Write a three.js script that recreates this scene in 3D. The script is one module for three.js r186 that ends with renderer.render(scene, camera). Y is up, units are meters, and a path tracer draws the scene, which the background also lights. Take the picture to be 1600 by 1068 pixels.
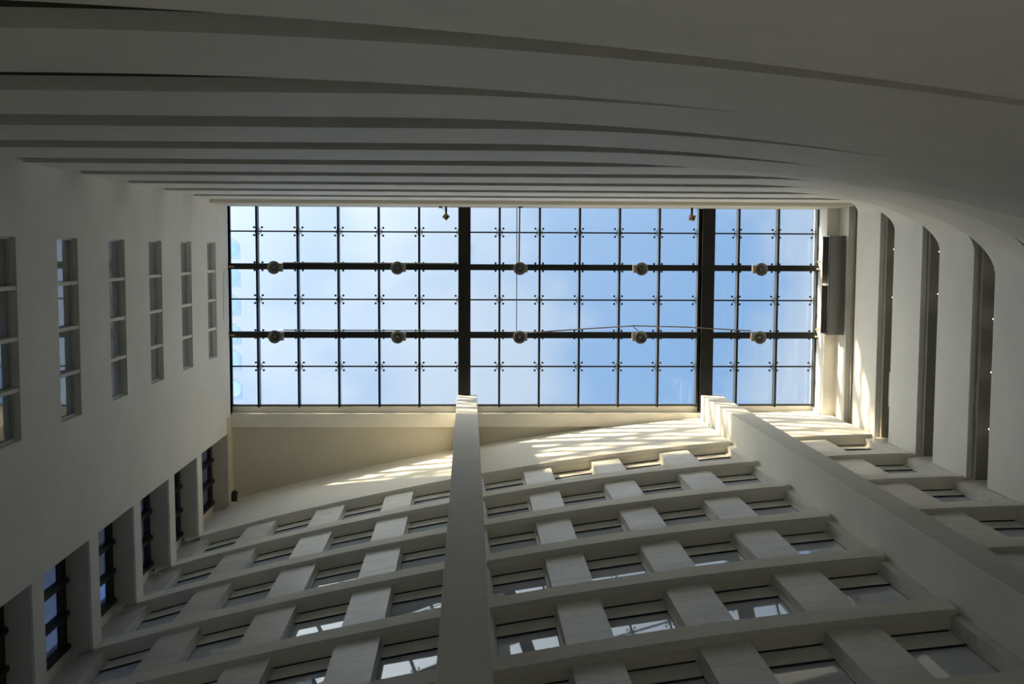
import * as THREE from 'three';
import { mergeGeometries, toCreasedNormals } from 'three/addons/utils/BufferGeometryUtils.js';
import { RoundedBoxGeometry } from 'three/addons/geometries/RoundedBoxGeometry.js';

// ---------------------------------------------------------------- camera, sky, sun, exposure
const F = 3.6;                       // one storey, metres; plans below are written in storeys (x right, v towards the facade, h up from eye level)
const EYE = 1.6;
const P = (x, v, h) => new THREE.Vector3(x * F, h * F + EYE, -v * F);

const scene = new THREE.Scene();
const FOCAL = 1784.09;               // pixels on a 1600 x 1068 frame
const camera = new THREE.PerspectiveCamera(2 * Math.atan(534 / FOCAL) * 180 / Math.PI, 1600 / 1068, 0.1, 400);
const ROT = [[0.99926516, -0.00442513, -0.0380731], [0.00134386, 0.99674737, -0.08057831], [0.03830584, 0.08046794, 0.99602087]];
{
  const row = (r, s) => new THREE.Vector3(s * ROT[r][0], s * ROT[r][2], -s * ROT[r][1]);
  const m = new THREE.Matrix4().makeBasis(row(0, 1), row(1, -1), row(2, -1));
  m.setPosition(0, EYE, 0);
  m.decompose(camera.position, camera.quaternion, camera.scale);
  camera.updateMatrixWorld(true);
}
scene.add(camera);
const inFrame = (x, v, h, pad = 0) => {
  const q = ROT.map((r) => r[0] * x + r[1] * v + r[2] * h);
  const px = q[0] / q[2] * FOCAL + 800, py = q[1] / q[2] * FOCAL + 534;
  return px > -pad && px < 1600 + pad && py > -pad && py < 1068 + pad;
};

const SKY_GAIN = 0.93, SUN_POWER = 10.5, EXPOSURE = 1.36;
let seed = 7;
const rnd = () => { seed = (seed * 1664525 + 1013904223) >>> 0; return seed / 4294967296; };
const lattice = (() => { const a = new Float32Array(65536); for (let i = 0; i < 65536; i++) a[i] = rnd(); return a; })();
const hash = (x, y, z) => lattice[((x * 73856093) ^ (y * 19349663) ^ (z * 83492791)) & 65535];
function vnoise(x, y, z, per = 0) {
  const xi = Math.floor(x), yi = Math.floor(y), zi = Math.floor(z), s = (t) => t * t * (3 - 2 * t);
  const fx = s(x - xi), fy = s(y - yi), fz = s(z - zi), w = (n) => per ? ((n % per) + per) % per : n;
  let o = 0;
  for (let i = 0; i < 2; i++) for (let j = 0; j < 2; j++) for (let k = 0; k < 2; k++)
    o += hash(w(xi + i), w(yi + j), zi + k) * (i ? fx : 1 - fx) * (j ? fy : 1 - fy) * (k ? fz : 1 - fz);
  return o;
}
const fbm = (x, y, z, n, per = 0) => { let o = 0, a = 0.5, f = 1; for (let i = 0; i < n; i++) { o += a * vnoise(x * f, y * f, z + i * 7, per * f); a *= 0.5; f *= 2; } return o; };
{ // afternoon sky with thin, high cloud; the air is deeper blue away from the sun and paler towards the horizon
  const W = 1024, H = 512, data = new Float32Array(W * H * 4), sunDir = new THREE.Vector3(-1.65, 1, 1.3).normalize();
  for (let j = 0; j < H; j++) for (let i = 0; i < W; i++) {
    const th = (j + 0.5) / H * Math.PI - Math.PI / 2, ph = ((i + 0.5) / W - 0.5) * 2 * Math.PI;
    const d = [Math.cos(th) * Math.cos(ph), Math.sin(th), Math.cos(th) * Math.sin(ph)];
    const up = Math.max(d[1], 0.02), c = d[0] * sunDir.x + d[1] * sunDir.y + d[2] * sunDir.z;
    const haze = Math.pow(1 - up, 3), glow = Math.pow(Math.max(0, 0.5 + 0.5 * c), 10);
    let r = 0.185 + 0.35 * haze + 5.6 * glow, g = 0.35 + 0.27 * haze + 5.1 * glow, b = 0.62 + 0.02 * haze + 3.9 * glow;
    const s = 1 / (up + 0.12), n = fbm(d[0] * s * 7 + 11, d[2] * s * 9 + 3, 2, 5), m = THREE.MathUtils.smoothstep(n, 0.36, 0.66);
    const k = 0.6 * m, cl = 0.58 + 5.0 * glow;
    r += (cl * 0.93 - r) * k; g += (cl * 1.02 - g) * k; b += (cl * 1.12 - b) * k;
    if (d[1] < 0) { r = 0.25; g = 0.24; b = 0.22; }
    const o = (j * W + i) * 4; data[o] = r * SKY_GAIN; data[o + 1] = g * SKY_GAIN; data[o + 2] = b * SKY_GAIN; data[o + 3] = 1;
  }
  const t = new THREE.DataTexture(data, W, H, THREE.RGBAFormat, THREE.FloatType);
  t.mapping = THREE.EquirectangularReflectionMapping; t.magFilter = THREE.LinearFilter; t.minFilter = THREE.LinearFilter; t.needsUpdate = true;
  scene.background = t;
}
const sun = new THREE.DirectionalLight(new THREE.Color().setRGB(1, 0.80, 0.52), SUN_POWER);
sun.position.copy(P(0.6, 0.6, 12).add(new THREE.Vector3(-1.65, 1, 1.3).multiplyScalar(30)));
sun.target.position.copy(P(0.6, 0.6, 12)); sun.castShadow = true; sun.shadow.mapSize.set(2048, 2048); sun.shadow.radius = 5;
Object.assign(sun.shadow.camera, { left: -22, right: 22, top: 22, bottom: -22, near: 1, far: 140 });
scene.add(sun, sun.target);

const renderer = new THREE.WebGLRenderer({ antialias: true });
renderer.toneMapping = THREE.LinearToneMapping;
renderer.toneMappingExposure = EXPOSURE;
renderer.shadowMap.enabled = true;

// ---------------------------------------------------------------- materials
function tex(fn, n = 256, srgb = true) {
  const d = new Uint8Array(n * n * 4);
  for (let j = 0; j < n; j++) for (let i = 0; i < n; i++) { const c = fn(i / n, j / n), o = (j * n + i) * 4; for (let k = 0; k < 3; k++) d[o + k] = Math.max(0, Math.min(255, c[k] * 255)); d[o + 3] = 255; }
  const t = new THREE.DataTexture(d, n, n, THREE.RGBAFormat); t.wrapS = t.wrapT = THREE.RepeatWrapping; t.magFilter = THREE.LinearFilter; t.minFilter = THREE.LinearMipmapLinearFilter; t.generateMipmaps = true;
  if (srgb) t.colorSpace = THREE.SRGBColorSpace; t.needsUpdate = true; return t;
}
const scaled = (t, s) => { const c = t.clone(); c.repeat.set(1 / s, 1 / s); c.needsUpdate = true; return c; };
const blotch = tex((u, v) => { const n = fbm(u * 4, v * 4, 1, 5, 4), f = fbm(u * 32, v * 32, 5, 2, 32), g = 0.965 + 0.05 * n + 0.02 * (f - 0.4); return [g, g, g * 0.995]; });
const grain = tex((u, v) => { const n = fbm(u * 48, v * 48, 9, 3, 48); return [n, n, n]; }, 256, false);
const marble = tex((u, v) => { const w = fbm(u * 3, v * 3, 3, 4, 3), s = Math.abs(Math.sin((v * 2 + w * 3.2) * Math.PI)), g = 0.925 + 0.04 * Math.pow(s, 0.5) + 0.08 * (fbm(u * 8, v * 8, 6, 4, 8) - 0.45); return [g, g, g * 0.995]; });
const mat = (rgb, roughness, o = {}) => new THREE.MeshStandardMaterial({ color: new THREE.Color().setRGB(...rgb), roughness, ...o });
const plaster = (rgb, s = 4, r = 0.75) => mat(rgb, r, { map: scaled(blotch, s), bumpMap: scaled(grain, 1.2), bumpScale: 0.0015 });
const M = {
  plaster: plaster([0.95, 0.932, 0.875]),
  gallery: plaster([0.945, 0.935, 0.90], 5, 0.6),
  facade: plaster([0.955, 0.925, 0.855], 3),
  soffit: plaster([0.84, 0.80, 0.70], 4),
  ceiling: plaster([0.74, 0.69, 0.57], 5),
  head: plaster([0.97, 0.92, 0.80], 2),
  stone: [0, 1, 2].map((i) => { const m = mat([[0.94, 0.915, 0.86], [0.96, 0.935, 0.88], [0.91, 0.885, 0.84]][i], 0.42); m.map = scaled(marble, 1.6 + 0.5 * i); m.map.offset.set(0.31 * i, 0.17 * i); return m; }),
  galleryCeiling: plaster([0.43, 0.41, 0.36], 4), shadedCeiling: plaster([0.12, 0.105, 0.075], 4),  // second one: darker copy for the lower floors, their shade put into the colour
  corridor: plaster([0.70, 0.67, 0.58]),
  floor: mat([0.58, 0.57, 0.545], 0.35, { map: scaled(blotch, 3) }),
  steel: mat([0.013, 0.0135, 0.013], 0.45, { metalness: 0.2 }),
  fin: mat([0.02, 0.021, 0.021], 0.35, { metalness: 0.4 }),
  joint: mat([0.01, 0.0105, 0.011], 0.6),
  stainless: mat([0.10, 0.098, 0.09], 0.4, { metalness: 0.6 }),
  duct: mat([0.30, 0.30, 0.29], 0.32, { metalness: 0.9, map: scaled(blotch, 1) }),
  reflector: mat([0.50, 0.50, 0.47], 0.4, { metalness: 0.7 }),
  lens: new THREE.MeshPhysicalMaterial({ color: new THREE.Color().setRGB(0.16, 0.16, 0.15), roughness: 0.2, clearcoat: 0.6 }),
  housing: mat([0.30, 0.28, 0.24], 0.5, { metalness: 0.4 }),
  brass: mat([0.50, 0.33, 0.14], 0.5, { metalness: 0.2 }),
  black: mat([0.018, 0.018, 0.018], 0.5),
  conduit: mat([0.22, 0.22, 0.22], 0.4, { metalness: 0.6 }),
  frame: mat([0.75, 0.74, 0.69], 0.45, { metalness: 0.1 }),
  transom: mat([0.93, 0.915, 0.85], 0.35, { map: scaled(blotch, 1.5) }),
  glass: new THREE.MeshPhysicalMaterial({ color: new THREE.Color().setRGB(0.95, 0.98, 0.98), roughness: 0, transmission: 1, thickness: 0, ior: 1.5 }),
  pane: new THREE.MeshPhysicalMaterial({ color: new THREE.Color().setRGB(0.62, 0.68, 0.77), roughness: 0.02, ior: 2.3, specularIntensity: 1 }),
  paneDark: new THREE.MeshPhysicalMaterial({ color: new THREE.Color().setRGB(0.30, 0.34, 0.38), roughness: 0.03, ior: 2.3 }),
  nicheGlass: new THREE.MeshPhysicalMaterial({ color: new THREE.Color().setRGB(0.42, 0.50, 0.70), roughness: 0.02, transmission: 1, thickness: 0, ior: 1.5 }),
  roofDisc: new THREE.MeshPhysicalMaterial({ color: new THREE.Color().setRGB(0.62, 0.76, 0.95), roughness: 1, transmission: 0.6, thickness: 0 }),
  roofPanel: new THREE.MeshPhysicalMaterial({ color: new THREE.Color().setRGB(0.84, 0.92, 0.99), roughness: 0.05, transmission: 1, thickness: 0, ior: 1.3 }),
  lampOn: mat([0.9, 0.9, 0.85], 0.5, { emissive: new THREE.Color().setRGB(1, 0.95, 0.82), emissiveIntensity: 1.6 }),
  cream: mat([0.80, 0.66, 0.55], 0.6),
};

// ---------------------------------------------------------------- geometry helpers
function finish(pos) { // non-indexed triangles in metres: flat normals, box-projected uv in metres
  let vol = 0;
  for (let i = 0; i < pos.length; i += 9) vol += pos[i] * (pos[i + 4] * pos[i + 8] - pos[i + 5] * pos[i + 7]) - pos[i + 1] * (pos[i + 3] * pos[i + 8] - pos[i + 5] * pos[i + 6]) + pos[i + 2] * (pos[i + 3] * pos[i + 7] - pos[i + 4] * pos[i + 6]);
  if (vol < 0) for (let i = 0; i < pos.length; i += 9) for (let k = 0; k < 3; k++) { const t = pos[i + 3 + k]; pos[i + 3 + k] = pos[i + 6 + k]; pos[i + 6 + k] = t; }
  const g = new THREE.BufferGeometry(); g.setAttribute('position', new THREE.Float32BufferAttribute(pos, 3)); g.computeVertexNormals();
  return boxUV(g);
}
function smooth(g) { // round off the many flat strips of a bent band
  return toCreasedNormals(g, 0.35);
}
function boxUV(g) {
  const p = g.attributes.position, n = g.attributes.normal, uv = [];
  for (let i = 0; i < p.count; i++) {
    const a = Math.abs(n.getX(i)), b = Math.abs(n.getY(i)), c = Math.abs(n.getZ(i));
    if (b >= a && b >= c) uv.push(p.getX(i), p.getZ(i)); else if (a >= c) uv.push(p.getZ(i), p.getY(i)); else uv.push(p.getX(i), p.getY(i));
  }
  g.setAttribute('uv', new THREE.Float32BufferAttribute(uv, 2)); return g;
}
function loft(rings) { // rings: lists of [x, v, h]; a closed solid with end caps
  const pos = [], V = rings.map((r) => r.map((q) => P(...q))), tri = (a, b, c) => pos.push(a.x, a.y, a.z, b.x, b.y, b.z, c.x, c.y, c.z), m = V[0].length;
  for (let i = 0; i + 1 < V.length; i++) for (let k = 0; k < m; k++) { const a = V[i][k], b = V[i][(k + 1) % m], c = V[i + 1][(k + 1) % m], d = V[i + 1][k]; tri(a, b, c); tri(a, c, d); }
  const A = V[0], B = V[V.length - 1];
  for (let k = 1; k + 1 < m; k++) { tri(A[0], A[k + 1], A[k]); tri(B[0], B[k], B[k + 1]); }
  return finish(pos);
}
const box = (x0, x1, v0, v1, h0, h1) => loft([[[x0, v0, h0], [x1, v0, h0], [x1, v1, h0], [x0, v1, h0]], [[x0, v0, h1], [x1, v0, h1], [x1, v1, h1], [x0, v1, h1]]]);
const merge = (l) => l.length === 1 ? l[0] : mergeGeometries(l.map((g) => g.index ? g.toNonIndexed() : g));
const used = new Map();
function numbered(n) { const k = used.get(n) ?? 0; used.set(n, k + 1); return k ? n + '_' + String(k).padStart(3, '0') : n; }
function part(name, geo, m, parent) {
  const o = new THREE.Mesh(Array.isArray(geo) ? merge(geo) : geo, m); o.name = name; o.castShadow = o.receiveShadow = true;
  if (parent) { const n = parent.children.filter((c) => c.name === name || c.name.startsWith(name + '_0') || c.name.startsWith(name + '_1') || c.name.startsWith(name + '_2')).length; if (n) o.name = name + '_' + String(n).padStart(3, '0'); parent.add(o); } else { o.name = numbered(name); scene.add(o); }
  return o;
}
function group(name, label, category, at = [0, 0, 0], g) {
  const o = new THREE.Group(); o.name = numbered(name); o.position.set(...at); o.userData = { label, category }; if (g) o.userData.group = g; scene.add(o); return o;
}
function structure(name, label) { const o = new THREE.Group(); o.name = name; o.userData = { kind: 'structure', label }; scene.add(o); return o; }
function tag(o, label, category, g) { o.userData = { label, category }; if (g) o.userData.group = g; return o; }
function rod(points, r, seg = 8) { // a pipe through points [x, v, h]
  const l = [];
  for (let i = 0; i + 1 < points.length; i++) {
    const a = P(...points[i]), b = P(...points[i + 1]), g = new THREE.CylinderGeometry(r, r, a.distanceTo(b), seg).toNonIndexed();
    g.applyQuaternion(new THREE.Quaternion().setFromUnitVectors(new THREE.Vector3(0, 1, 0), b.clone().sub(a).normalize())); g.translate((a.x + b.x) / 2, (a.y + b.y) / 2, (a.z + b.z) / 2); l.push(g);
    if (i) { const s = new THREE.SphereGeometry(r * 1.02, seg, 6).toNonIndexed(); s.translate(a.x, a.y, a.z); l.push(s); }
  }
  return merge(l);
}

// ---------------------------------------------------------------- plan of the light well
const LEFT = -2.495, NEAR = -0.475, RIGHT = 3.84, FLOOR = -EYE / F, ROOF = 12.12;
const GL = { x0: LEFT, x1: 3.745, v0: -0.44, v1: 1.66 };                     // the glazed opening
const pier = (x) => 2.14124 - 0.171846 * x + 0.0158333 * x * x - 0.000826089 * x ** 3 + 0.000365736 * x ** 4;   // the curved facade in plan
const front = (x) => pier(x) - 0.034 - 0.014 * Math.exp(-((x - 0.9) ** 2) / 1.6);                               // its projecting slab edges

// floor and roof
{
  part('ground', box(-30, 30, -30, 30, FLOOR - 0.2, FLOOR - 0.1), mat([0.5, 0.48, 0.44], 0.9)).userData = { kind: 'structure', label: 'unseen pale ground around the building, added to bounce daylight up' };  // added reflector: throws sunlight up through the open base of the walls
  const o = part('floor', box(-4.2, 5.2, -2.2, 3.6, FLOOR - 0.1, FLOOR), M.floor); o.userData = { kind: 'structure', label: 'pale polished stone floor at the foot of the light well' };
  const c = structure('ceiling', 'brownish plaster roof soffit between the skylight edge and the curved facade');
  const span = (a, b, n) => Array.from({ length: n + 1 }, (_, i) => a + (b - a) * i / n);
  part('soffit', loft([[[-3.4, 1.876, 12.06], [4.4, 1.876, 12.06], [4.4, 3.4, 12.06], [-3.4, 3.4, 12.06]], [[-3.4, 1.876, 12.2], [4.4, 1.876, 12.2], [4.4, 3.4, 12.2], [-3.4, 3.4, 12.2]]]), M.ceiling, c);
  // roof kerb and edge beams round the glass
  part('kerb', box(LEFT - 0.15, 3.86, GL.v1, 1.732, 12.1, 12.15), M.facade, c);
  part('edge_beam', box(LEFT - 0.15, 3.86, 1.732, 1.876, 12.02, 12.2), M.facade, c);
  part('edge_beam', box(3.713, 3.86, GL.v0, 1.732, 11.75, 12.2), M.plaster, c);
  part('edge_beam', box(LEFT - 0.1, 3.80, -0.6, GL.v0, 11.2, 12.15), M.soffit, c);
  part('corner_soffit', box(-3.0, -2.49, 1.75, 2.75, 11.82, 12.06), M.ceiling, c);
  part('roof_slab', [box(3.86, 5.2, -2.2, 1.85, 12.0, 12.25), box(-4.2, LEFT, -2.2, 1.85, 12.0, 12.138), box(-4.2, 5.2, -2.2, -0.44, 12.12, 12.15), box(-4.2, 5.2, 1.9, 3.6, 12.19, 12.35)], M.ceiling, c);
}

// ---------------------------------------------------------------- curved gallery wall (near side, round the corner, right side)
// every parapet is a vertical band with a plan of its own: straight along the near wall, an elliptical bend (semi-axes below), straight along the right wall
const BEND = [[6.1, 1.45], [5.59, 1.33], [4.94, 1.23], [4.14, 1.23], [3.74, 1.07], [3.5, 0.8], [2.3, 0.82], [1.9, 0.66], [1.4, 0.48], [0.72, 0.29], [0.1, 0.1], [0.03, 0.03]];
const S1 = 16, S2 = 56, S3 = 14, VEND = 1.742;
function gallery(k) { // plan points with outward normals
  const [a, b] = BEND[k], xs = RIGHT - a, ve = NEAR + b, x0 = Math.min(LEFT, xs - 0.2), o = [];
  for (let i = 0; i < S1; i++) o.push([x0 + (xs - x0) * i / S1, NEAR, 0, -1]);
  for (let i = 0; i <= S2; i++) { const t = i / S2 * Math.PI / 2, nx = Math.sin(t) / a, nv = -Math.cos(t) / b, l = Math.hypot(nx, nv); o.push([xs + a * Math.sin(t), ve - b * Math.cos(t), nx / l, nv / l]); }
  for (let i = 1; i <= S3; i++) o.push([RIGHT, ve + (VEND - ve) * i / S3, 1, 0]);
  return o.filter((q) => q[0] > LEFT - 0.4);
}
{
  const w = structure('wall_gallery', 'white gallery wall of stacked curved parapets that bends round the corner');
  const T = 0.044, bottom = (k) => k === 11 ? 11.45 : k ? k + 0.56 : 0.36, top = (k) => k === 11 ? 12.0 : k ? k + 1.2 : 1.56;
  for (let k = 0; k <= 11; k++) {
    const b = bottom(k), plan = gallery(k), band = (h0, h1, t0, t1) => loft(plan.map((q) => [[q[0] + q[2] * t0, q[1] + q[3] * t0, h0], [q[0] + q[2] * t0, q[1] + q[3] * t0, h1], [q[0] + q[2] * t1, q[1] + q[3] * t1, h1], [q[0] + q[2] * t1, q[1] + q[3] * t1, h0]]));
    part('parapet', smooth(band(b, top(k), 0, T)), M.gallery, w);
    // corridor ceiling: a little below the parapet's lower edge on the right-hand side, flush with it on the near side
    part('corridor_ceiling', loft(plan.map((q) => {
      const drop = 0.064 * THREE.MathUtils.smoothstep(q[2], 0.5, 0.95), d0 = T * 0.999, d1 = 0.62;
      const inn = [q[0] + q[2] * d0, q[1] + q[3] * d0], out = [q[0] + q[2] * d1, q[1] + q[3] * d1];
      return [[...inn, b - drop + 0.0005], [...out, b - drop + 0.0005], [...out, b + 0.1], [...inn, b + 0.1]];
    })), k < 5 ? M.shadedCeiling : M.galleryCeiling, w);
  }
  part('corridor_back_wall', [box(-4.2, 5.2, -1.25, -1.1, 0.36, 12.2), box(4.44, 4.6, -1.2, 3.6, 0.36, 12.2)], M.corridor, w);
}

// ---------------------------------------------------------------- left wall
const W0 = -0.06, W1 = 1.072, WALL_END = 1.915;
{
  const w = structure('wall_left', 'plain white plaster wall with six stacked strip windows'), l = [];
  const x0 = LEFT - 0.15, x1 = LEFT;
  l.push(box(x0, x1, -1.2, WALL_END, 0.36, 6.05));
  for (let j = 0; j < 6; j++) { const t = 6.42 + j, u = j < 5 ? 7.05 + j : 12.12; l.push(box(x0, x1, -1.2, W0, t - 0.37, t), box(x0, x1, W1, WALL_END, t - 0.37, t), box(x0, x1, -1.2, WALL_END, t, u)); }
  part('plaster_wall', l, M.plaster, w);
  const ord = ['lowest', 'second lowest', 'third lowest', 'third highest', 'second highest', 'highest'];
  for (let j = 0; j < 6; j++) {
    const t = 6.42 + j, win = structure('window_' + (j + 1), `four-pane strip window in the plain left wall, ${ord[j]} of the six`), gx = LEFT - 0.045;
    part('window_frame', [box(gx - 0.02, gx + 0.012, W0, W1, t - 0.02, t), box(gx - 0.02, gx + 0.012, W0, W1, t - 0.37, t - 0.35), box(gx - 0.02, gx + 0.012, W0, W0 + 0.012, t - 0.35, t - 0.02), box(gx - 0.02, gx + 0.012, W1 - 0.012, W1, t - 0.35, t - 0.02)], M.frame, win);
    for (let i = 1; i < 4; i++) { const v = W0 + (W1 - W0) * i / 4; part('mullion', box(gx - 0.02, LEFT - 0.006, v - 0.011, v + 0.011, t - 0.37, t), M.plaster, win); }
    for (let i = 0; i < 4; i++) { const v = W0 + (W1 - W0) * i / 4, e = (W1 - W0) / 4; part('pane', box(gx - 0.012, gx - 0.004, v + 0.012, v + e - 0.012, t - 0.352, t - 0.018), M.paneDark, win); }
  }
}

// ---------------------------------------------------------------- the curved facade with its windows
const COLS = [[-2.4, -2.04], [-1.774, -1.404], [-1.14, -0.766], [-0.506, -0.138], [0.146, 0.515], [0.767, 1.147], [1.4, 1.78], [2.045, 2.42], [3.345, 3.725]];
const PIERS = [[-2.72, -2.4], [-2.04, -1.774], [-1.404, -1.14], [-0.766, -0.506], [-0.138, 0.146], [0.515, 0.767], [1.147, 1.4], [1.78, 2.045], [2.42, 3.345], [3.725, 3.9]];
const SLABS = [10.5, 9.5, 8.5, 7.5, 6.5, 5.5, 4.5];
const strip = (xa, xb, fa, fb, h0, h1, n = 12) => loft(Array.from({ length: n + 1 }, (_, i) => { const x = xa + (xb - xa) * i / n; return [[x, fa(x), h0], [x, fb(x), h0], [x, fb(x), h1], [x, fa(x), h1]]; }));
{
  const w = structure('wall_facade', 'curved cream facade of slab bands and stone piers with rows of deep windows');
  const deep = (d) => (x) => pier(x) + d;
  part('wall_core', strip(-2.72, 4.4, deep(0.11), deep(0.3), FLOOR, 12.1, 30), M.facade, w);
  part('base_wall', strip(-2.72, 3.9, pier, deep(0.12), FLOOR, 4.5, 30), M.facade, w);
  const BAYS = [[-2.485, -0.118], [0.094, 2.45], [2.69, 3.8]];
  for (const [a, b] of BAYS) part('frieze', strip(a, b, front, deep(0.12), 10.5, 12.065, 20), M.facade, w);
  part('frieze', [strip(-2.72, -2.485, deep(0), deep(0.12), 10.5, 12.065, 2), strip(3.8, 3.9, deep(0), deep(0.12), 10.5, 12.065, 2)], M.facade, w);
  for (const s of SLABS.slice(1)) for (const [a, b] of BAYS) part('slab_band', strip(a, b, front, deep(0.12), s, s + 0.18, 20), M.facade, w);
  let n = 0;
  for (let r = 0; r < SLABS.length - 1; r++) {
    const top = SLABS[r], low = SLABS[r + 1] + 0.18;
    PIERS.forEach(([a, b], i) => {
      const j = 0.0022, cuts = [top, top - 0.285, top - 0.57, low];
      for (let k = 0; k < 3; k++) if (inFrame((a + b) / 2, pier((a + b) / 2), cuts[k], 90)) part('stone_panel', strip(a, b, pier, deep(0.115), cuts[k + 1] + (k < 2 ? j : 0), cuts[k], 3), M.stone[(n++ * 7 + i) % 3], w);
        else part('stone_panel', strip(a, b, pier, deep(0.115), cuts[k + 1], cuts[k], 2), M.stone[0], w);
      if (r) part('infill', strip(a, b, deep(0.02), deep(0.115), top, top + 0.18, 2), M.facade, w);
    });
  }
  const ROWS = ['top', 'second highest', 'third highest', 'fourth highest', 'fifth highest', 'sixth highest'];
  const WHERE = ['fourth window left of the central column, beside the left corner,', 'third window left of the central column', 'second window left of the central column', 'first window left of the central column', 'first window right of the central column', 'second window right of the central column', 'third window right of the central column', 'fourth window right of the central column, against the right column,', 'lone window right of the right column'];
  let num = 7;
  for (let r = 0; r < SLABS.length - 1; r++) COLS.forEach(([a, b], c) => {
    const t = SLABS[r], base = SLABS[r + 1] + 0.18, m = (a + b) / 2;
    if (!inFrame(m, pier(m) + 0.08, t - 0.06, 25)) { part('infill', strip(a, b, deep(0.02), deep(0.115), base, t, 2), M.facade, w); return; }
    const win = structure('window_' + num++, `${WHERE[c]} in the ${ROWS[r]} row`);
    const g = deep(0.073);
    part('window_head', strip(a, b, deep(0.001), deep(0.073), t - 0.004, t + 0.02, 3), M.head, win);
    const f = 0.016, bars = [[a, a + f, base, t - 0.004], [b - f, b, base, t - 0.004]];
    part('window_frame', [...bars.map(([p, q, h0, h1]) => strip(p, q, deep(0.060), deep(0.1), h0, h1, 1)), strip(a, b, deep(0.060), deep(0.1), base, base + 0.03, 3), strip(a + f, b - f, deep(0.066), deep(0.1), t - 0.216, t - 0.203, 3)], M.frame, win);
    const e = 0.0035; // black gaskets
    part('gasket', [strip(a + f, b - f, deep(0.064), deep(0.09), t - 0.009, t - 0.004, 3), strip(a + f, b - f, deep(0.063), deep(0.09), t - 0.219, t - 0.2145, 3), strip(a + f, a + f + e, deep(0.073), deep(0.09), base, t - 0.004, 1), strip(b - f - e, b - f, deep(0.073), deep(0.09), base, t - 0.004, 1)], M.black, win);
    part('transom_panel', strip(a + f, b - f, deep(0.071), deep(0.1), t - 0.205, t - 0.01, 3), M.transom, win);
    part('pane', strip(a + f, b - f, g, deep(0.1), base + 0.03, t - 0.216, 1), M.pane, win);
  });
}

// ---------------------------------------------------------------- two tall columns in front of the facade
for (const [x0, x1, name, label] of [[-0.116, 0.092, 'column', 'tall white central column standing free in front of the curved facade'], [2.475, 2.687, 'column_001', 'tall white right column, its upper side lit by the sun']]) {
  const o = structure(name, label), c = 0.006, v0 = 1.53, v1 = 2.25;
  const ring = (h) => [[x0, v0 + c, h], [x0 + c, v0, h], [x1 - c, v0, h], [x1, v0 + c, h], [x1, v1, h], [x0, v1, h]];
  part('shaft', loft([ring(FLOOR), ring(11.985)]), M.plaster, o);
}

// ---------------------------------------------------------------- corner balconies between the left wall and the facade
{
  const w = structure('wall_corner', 'recessed glazed corner bays between the plain left wall and the facade');
  const xg = -2.665, v0 = 1.75, v1 = 2.66;
  for (const s of [10.5, 9.5, 8.5, 7.5, 6.5, 5.5]) {
    const q = (h) => [[LEFT, WALL_END, h], [-2.488, front(-2.485), h], [-2.72, front(-2.485) + 0.05, h], [-2.72, WALL_END, h]];
    part('slab_band', loft([q(s), q(s + 0.18)]), M.facade, w);
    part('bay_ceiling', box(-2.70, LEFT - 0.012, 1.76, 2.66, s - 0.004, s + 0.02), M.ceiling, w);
  }
  part('end_wall', box(-2.76, -2.655, 2.648, 2.80, 5.5, 11.82), M.facade, w);
  part('side_wall', box(-3.0, LEFT - 0.15, 1.70, 1.75, FLOOR, 12.02), M.plaster, w);
  part('base_wall', box(-2.72, -2.5, 1.92, 2.7, FLOOR, 4.7), M.facade, w);
  const names = ['highest', 'second highest', 'third highest', 'fourth highest', 'fifth highest', 'lowest'];
  [11.82, 10.5, 9.5, 8.5, 7.5, 6.5].forEach((t, i) => {
    const base = [10.68, 9.68, 8.68, 7.68, 6.68, 5.68][i], win = structure('window_' + (101 + i), `tall dark-framed window of the corner bay, ${names[i]} of six beside the left wall`);
    part('window_frame', [box(xg - 0.02, xg + 0.012, v0, v1, t - 0.1, t), box(xg - 0.02, xg + 0.012, v0, v1, base, base + 0.06)], M.steel, win);
    for (const v of [1.96, 2.182, 2.405, 2.628]) part('mullion', box(xg - 0.02, xg + 0.034, v - 0.016, v + 0.016, base, t - 0.006), M.steel, win);
    const vs = [v0, 1.96, 2.182, 2.405, 2.628, v1]; for (let k = 0; k + 1 < vs.length; k++) part('pane', box(xg - 0.006, xg - 0.002, vs[k] + 0.01, vs[k + 1] - 0.01, base + 0.05, t - 0.09), M.nicheGlass, win);
  });
}

// ---------------------------------------------------------------- unseen block added beyond the left wall to keep the sun off the corner bays
part('wall_sun_block', box(-7.5, -4.25, -6, 5.5, FLOOR, 12.95), M.plaster).userData = { kind: 'structure', label: 'unseen white block added beyond the left wall to keep the sun out' };

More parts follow.
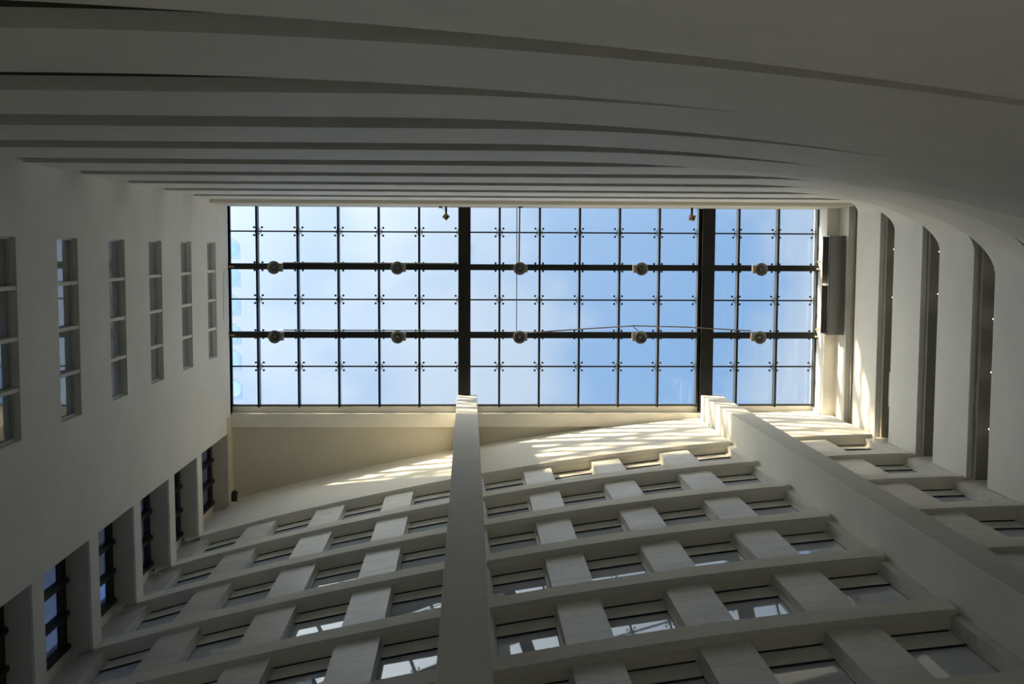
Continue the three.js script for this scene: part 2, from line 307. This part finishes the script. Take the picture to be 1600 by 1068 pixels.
// ---------------------------------------------------------------- skylight
const PURLINS = Array.from({ length: 15 }, (_, i) => -2.204 + 0.4221 * i), LINES = [-0.182, 0.184, 0.53, 0.898, 1.241];
{
  const s = group('skylight', 'long glass skylight in a dark steel grid with spider fittings at the joints', 'skylight', [0, 0, 0]);
  const xs = [GL.x0 - 0.02, ...PURLINS, GL.x1 + 0.02], vs = [GL.v0 - 0.02, ...LINES, GL.v1 + 0.02], q = 0.0022;
  for (let i = 0; i + 1 < xs.length; i++) for (let j = 0; j + 1 < vs.length; j++) {
    const o = part('glass_pane', new THREE.PlaneGeometry((xs[i + 1] - xs[i] - 2 * q) * F, (vs[j + 1] - vs[j] - 2 * q) * F).rotateX(Math.PI / 2), M.glass, s);
    o.position.copy(P((xs[i] + xs[i + 1]) / 2, (vs[j] + vs[j + 1]) / 2, 12.135));
  }
  for (const x of PURLINS) part('glazing_fin', box(x - 0.0105, x + 0.0105, GL.v0 - 0.01, GL.v1 + 0.005, 12.02, 12.12), M.fin, s);
  for (const v of LINES) part('joint_bar', box(GL.x0, GL.x1, v - 0.0075, v + 0.0075, 12.115, 12.14), M.joint, s);
  part('edge_frame', [box(GL.x0, GL.x1, GL.v1 - 0.012, GL.v1 + 0.004, 12.1, 12.15), box(GL.x0 - 0.01, GL.x0 + 0.002, GL.v0, GL.v1, 12.1, 12.15)], M.joint, s);
  for (const v of [0.184, 0.898]) part('cross_beam', [box(GL.x0 - 0.05, GL.x1 + 0.02, v - 0.031, v + 0.031, 11.99, 12.0), box(GL.x0 - 0.05, GL.x1 + 0.02, v - 0.006, v + 0.006, 12.0, 12.08), box(GL.x0 - 0.05, GL.x1 + 0.02, v - 0.031, v + 0.031, 12.08, 12.09)], M.steel, s);
  for (const [x0, x1] of [[-0.105, 0.024], [2.463, 2.595]]) part('main_beam', [box(x0, x1, -0.5, 1.72, 11.97, 11.985), box((x0 + x1) / 2 - 0.04, (x0 + x1) / 2 + 0.04, -0.5, 1.72, 11.985, 12.09), box(x0, x1, -0.5, 1.72, 12.09, 12.105)], M.steel, s);
  const arm = [], R = 0.041 * F;
  for (const [a, b] of [[1, 1], [1, -1], [-1, 1], [-1, -1]]) {
    const g = new THREE.CylinderGeometry(0.012, 0.014, R * 1.414, 6).toNonIndexed(); g.rotateZ(Math.PI / 2); g.rotateY(Math.atan2(b, a)); g.translate(a * R / 2, -0.05, b * R / 2); arm.push(g);
    const d = new THREE.CylinderGeometry(0.042, 0.042, 0.05, 14).toNonIndexed(); d.translate(a * R, -0.03, b * R); arm.push(d);
  }
  const hub = new THREE.CylinderGeometry(0.045, 0.045, 0.06, 12).toNonIndexed(); hub.translate(0, -0.05, 0); arm.push(hub);
  const spider = boxUV(merge(arm));
  for (const x of PURLINS) for (const v of LINES) { const o = part('spider_fitting', spider, M.stainless, s); o.position.copy(P(x, v, 12.13)); }
}

// ---------------------------------------------------------------- round high-bay lamps under the cross beams
{
  const names = ['leftmost of five', 'second from the left', 'middle of five', 'second from the right', 'rightmost of five'];
  const shell = new THREE.LatheGeometry([[0.02, 0.30], [0.075, 0.30], [0.085, 0.2], [0.12, 0.17], [0.19, 0.08], [0.232, 0], [0.242, 0], [0.245, 0.012], [0.2, 0.1], [0.13, 0.19], [0.1, 0.22], [0.1, 0.32], [0.02, 0.33]].map(([r, y]) => new THREE.Vector2(r, y)), 40);
  const rim = new THREE.TorusGeometry(0.238, 0.009, 8, 40).rotateX(Math.PI / 2), lens = new THREE.LatheGeometry([[0, 0.055], [0.05, 0.052], [0.075, 0.07], [0.085, 0.12], [0.08, 0.2]].map(([r, y]) => new THREE.Vector2(r, y)), 28);
  const ring = new THREE.TorusGeometry(0.12, 0.006, 6, 32).rotateX(Math.PI / 2).translate(0, 0.13, 0);
  const gear = new RoundedBoxGeometry(0.12, 0.2, 0.3, 2, 0.012), yoke = new THREE.BoxGeometry(0.03, 0.34, 0.06);
  for (const [r, v] of [[0, 0.193], [1, 0.9075]]) [-2.0, -0.733, 0.534, 1.803, 3.063].forEach((x, i) => {
    const p = P(x, v, 11.85), o = group('high_bay_lamp', `unlit round lamp under the ${r ? 'lower' : 'upper'} skylight cross beam, ${names[i]}`, 'lamp', p.toArray(), 'round lamps on the cross beams');
    const sh = part('reflector', shell, M.reflector, o); part('rim', rim, M.housing, sh); part('lens', lens, M.lens, sh); part('ring', ring, M.housing, sh);
    const g = part('gear_box', gear, M.housing, o); g.position.set(i > 2 ? -0.24 : 0.24, 0.22, 0); const y = part('yoke', yoke, M.steel, o); y.position.set(i > 2 ? -0.16 : 0.16, 0.33, 0);
    part('hanger', new THREE.CylinderGeometry(0.018, 0.018, 0.12, 8).translate(0, 0.43, 0), M.steel, o);
  });
}

// ---------------------------------------------------------------- spotlights, conduits, boxes
for (const [x, v, turn, label] of [[-0.229, -0.335, 0.7, 'brown box spotlight on a short arm at the skylight edge, left of the central beam'], [2.312, -0.338, 0.25, 'brown box spotlight on a short arm at the skylight edge, beside the right beam']]) {
  const p = P(x, v, 11.8), o = group('spotlight', label, 'spotlight', p.toArray());
  const b = part('housing', boxUV(new RoundedBoxGeometry(0.21, 0.24, 0.21, 2, 0.014)), M.brass, o); b.rotation.y = turn;
  const e = part('lens', new THREE.CylinderGeometry(0.045, 0.05, 0.03, 20), M.black, o); e.position.set(0.03, -0.13, -0.02);
  part('arm', boxUV(new RoundedBoxGeometry(0.075, 0.06, 0.42, 2, 0.008).translate(0, 0.04, -0.22 + 0.42)), M.steel, o);
}
tag(part('wall_bracket', [box(-0.30, -0.272, -0.45, -0.42, 11.75, 11.79), rod([[-0.285, -0.45, 11.77], [-0.285, -0.48, 11.6]], 0.012), rod([[-0.28, -0.43, 11.77], [-0.235, -0.40, 11.8]], 0.01)], M.conduit), 'small grey bracket and bent cable beside the left brown spotlight', 'bracket');
tag(part('junction_box', boxUV(new RoundedBoxGeometry(0.16, 0.16, 0.14, 2, 0.012)), M.black), 'black junction box on the skylight edge where two vertical pipes start', 'box').position.copy(P(0.533, -0.447, 11.75));
tag(part('conduit', rod([[0.505, -0.44, 11.97], [0.507, 0.16, 11.97], [0.507, 0.86, 11.97]], 0.016), M.conduit), 'long thin dark pipe running down past the third upper lamp to the lower beam', 'pipe');
tag(part('conduit', rod([[0.535, -0.44, 11.97], [0.530, 0.165, 11.97]], 0.028), M.conduit), 'short thick grey pipe from the junction box to the third upper lamp', 'pipe');
tag(part('conduit', rod([[0.56, 0.872, 11.96], [1.0, 0.842, 11.96], [1.75, 0.793, 11.96], [2.3, 0.806, 11.96], [2.99, 0.845, 11.96]], 0.024), M.conduit), 'grey pipe bowed above the lower cross beam, third to last lamp', 'pipe');
tag(part('conduit', rod([[1.735, 0.795, 11.95], [1.80, 0.86, 11.93]], 0.014), M.black), 'short dark cable from the bowed pipe down to the fourth lower lamp', 'cable');
tag(part('conduit', rod([[-1.93, 0.146, 11.985], [-0.115, 0.147, 11.985]], 0.026), M.conduit), 'straight grey pipe along the upper cross beam left of the central beam', 'pipe');
tag(part('conduit', rod([[-1.93, 0.846, 11.985], [-0.115, 0.848, 11.985]], 0.02), M.conduit), 'straight thin grey pipe along the lower cross beam left of the central beam', 'pipe');
for (const [v, s, side] of [[0.187, -1, 'upper'], [0.9, -1, 'lower']]) tag(part('anchor_plate', boxUV(new RoundedBoxGeometry(0.2, 0.04, 0.06, 1, 0.008)), M.brass), `small copper-coloured end plate of the ${side} cross beam at the left wall`, 'plate').position.copy(P(LEFT + 0.035, v, 11.975));
for (const [v, side] of [[0.19, 'upper'], [0.905, 'lower']]) {
  const o = group('beam_hanger', `pale bent metal hanger at the right end of the ${side} cross beam`, 'bracket', P(3.70, v, 11.95).toArray());
  part('plate', boxUV(new RoundedBoxGeometry(0.16, 0.06, 0.06, 1, 0.008)), M.cream, o); part('rod', new THREE.CylinderGeometry(0.014, 0.014, 0.26, 8).rotateX(Math.PI / 2).translate(0.06, -0.02, 0.14), M.cream, o);
  part('hook', boxUV(new RoundedBoxGeometry(0.12, 0.06, 0.07, 1, 0.008).translate(0.0, -0.02, 0.28)), M.cream, o);
}
tag(part('cable', rod([[LEFT + 0.006, 0.2, 11.95], [LEFT + 0.006, 0.235, 11.75], [LEFT + 0.006, 0.69, 11.72], [LEFT + 0.006, 0.72, 11.68]], 0.012), M.frame), 'thin pale cable on the left wall between the two beam ends', 'cable');
{
  const o = group('duct_box', 'long open-sided grey steel box fixed below the skylight on the right wall', 'box', [0, 0, 0]), x0 = 3.668, x1 = 3.832, a = -0.155, b = 0.852, h0 = 11.5, h1 = 11.74, t = 0.008;
  part('shell', [box(x0, x1, a, b, h0, h0 + t), box(x0, x1, a, b, h1 - t, h1), box(x1 - t, x1, a, b, h0 + t, h1 - t), box(x0, x1 - t, a, a + t, h0 + t, h1 - t), box(x0, x1 - t, b - t, b, h0 + t, h1 - t)], M.duct, o);
  part('divider', box(x0 + 0.002, x1 - 0.01, 0.335, 0.352, h0 + t, h1 - t), M.cream, o);
  part('lip', box(x0 - 0.004, x0 + 0.004, a, b, h0 - 0.002, h0 + 0.012), M.stainless, o);
}
{
  const o = group('security_camera', 'small dark camera on the frieze in the corner beside the left wall', 'camera', P(-2.257, 2.36, 11).toArray());
  part('dome', new THREE.SphereGeometry(0.11, 20, 14), M.black, o); part('mount', boxUV(new RoundedBoxGeometry(0.2, 0.14, 0.3, 2, 0.02).translate(-0.03, 0.05, -0.15)), M.black, o);
}
for (const [h, v, n] of [[9.5, 2.735, 'second'], [10.5, 2.73, 'first']]) {
  const o = group('pendant_sensor', `small dark sensor on a thin wire in the ${n} corner bay below the frieze`, 'sensor', P(-2.62, v - 0.06, h - 0.05).toArray());
  part('wire', new THREE.CylinderGeometry(0.005, 0.005, 0.2, 6).translate(0, 0.1, 0), M.black, o); part('head', new THREE.SphereGeometry(0.03, 12, 8), M.black, o);
}
{ // small corridor lamps that show over the parapets on the right
  const spots = [[10.2, 3.9, -0.02, 'highest lit gallery, upper'], [10.2, 3.9, 0.42, 'highest lit gallery, lower'], [9.2, 3.9, 0.0, 'middle gallery, upper'], [9.2, 3.9, 0.35, 'middle gallery, lower'], [8.2, 3.92, 0.13, 'lowest gallery, first'], [8.2, 3.92, 0.5, 'lowest gallery, second'], [8.2, 3.92, 0.9, 'lowest gallery, third'], [8.2, 3.92, 1.33, 'lowest gallery, fourth']];
  for (const [h, x, v, n] of spots) {
    const y = h * x / 3.84 + 0.004, drop = (h + 0.2955 - y) * F, o = group('corridor_light', `tiny lit lamp behind a right-wall parapet, ${n}`, 'lamp', P(x, v, y).toArray(), 'corridor lamps on the right wall');
    part('bulb', new THREE.SphereGeometry(0.022, 12, 8), M.lampOn, o); part('stem', new THREE.CylinderGeometry(0.006, 0.006, drop, 6).translate(0, drop / 2, 0), M.conduit, o);
    const l = new THREE.PointLight(new THREE.Color().setRGB(1, 0.95, 0.82), 0.03, 3); l.castShadow = true; o.add(l);
  }
}
tag(part('notice_plate', box(3.856, 3.862, 1.1, 1.42, 10.19, 10.27), M.cream), 'small pale pink plate above a parapet on the right wall near the facade', 'plate');

// ---------------------------------------------------------------- pale blue discs on clear sheets on the roof at the left edge of the glass
[0, 0.302, 0.608, 0.92, 1.2, 1.52].forEach((v, i) => {
  const n = ['first', 'second', 'third', 'fourth', 'fifth', 'sixth', 'seventh'][i];
  const p = P(-2.545, v, 12.4), o = group('roof_vent', `pale blue disc on a clear sheet beyond the glass beside the left wall, ${n} from the top`, 'vent', p.toArray(), 'blue discs along the left edge of the glass');
  part('disc', new THREE.CylinderGeometry(0.3, 0.3, 0.02, 40).translate(0, 0.05, 0), M.roofDisc, o);
  const s = new THREE.Shape(); s.moveTo(-0.4, -0.42); s.lineTo(0.36, -0.42); s.lineTo(0.36, 0.18); s.lineTo(0.1, 0.42); s.lineTo(-0.4, 0.42);
  part('sheet', boxUV(new THREE.ExtrudeGeometry(s, { depth: 0.012, bevelEnabled: false }).rotateX(Math.PI / 2)), M.roofPanel, o);
});

scene.traverse((o) => { if (o.isMesh) { o.castShadow = true; o.receiveShadow = true; } });
renderer.render(scene, camera);
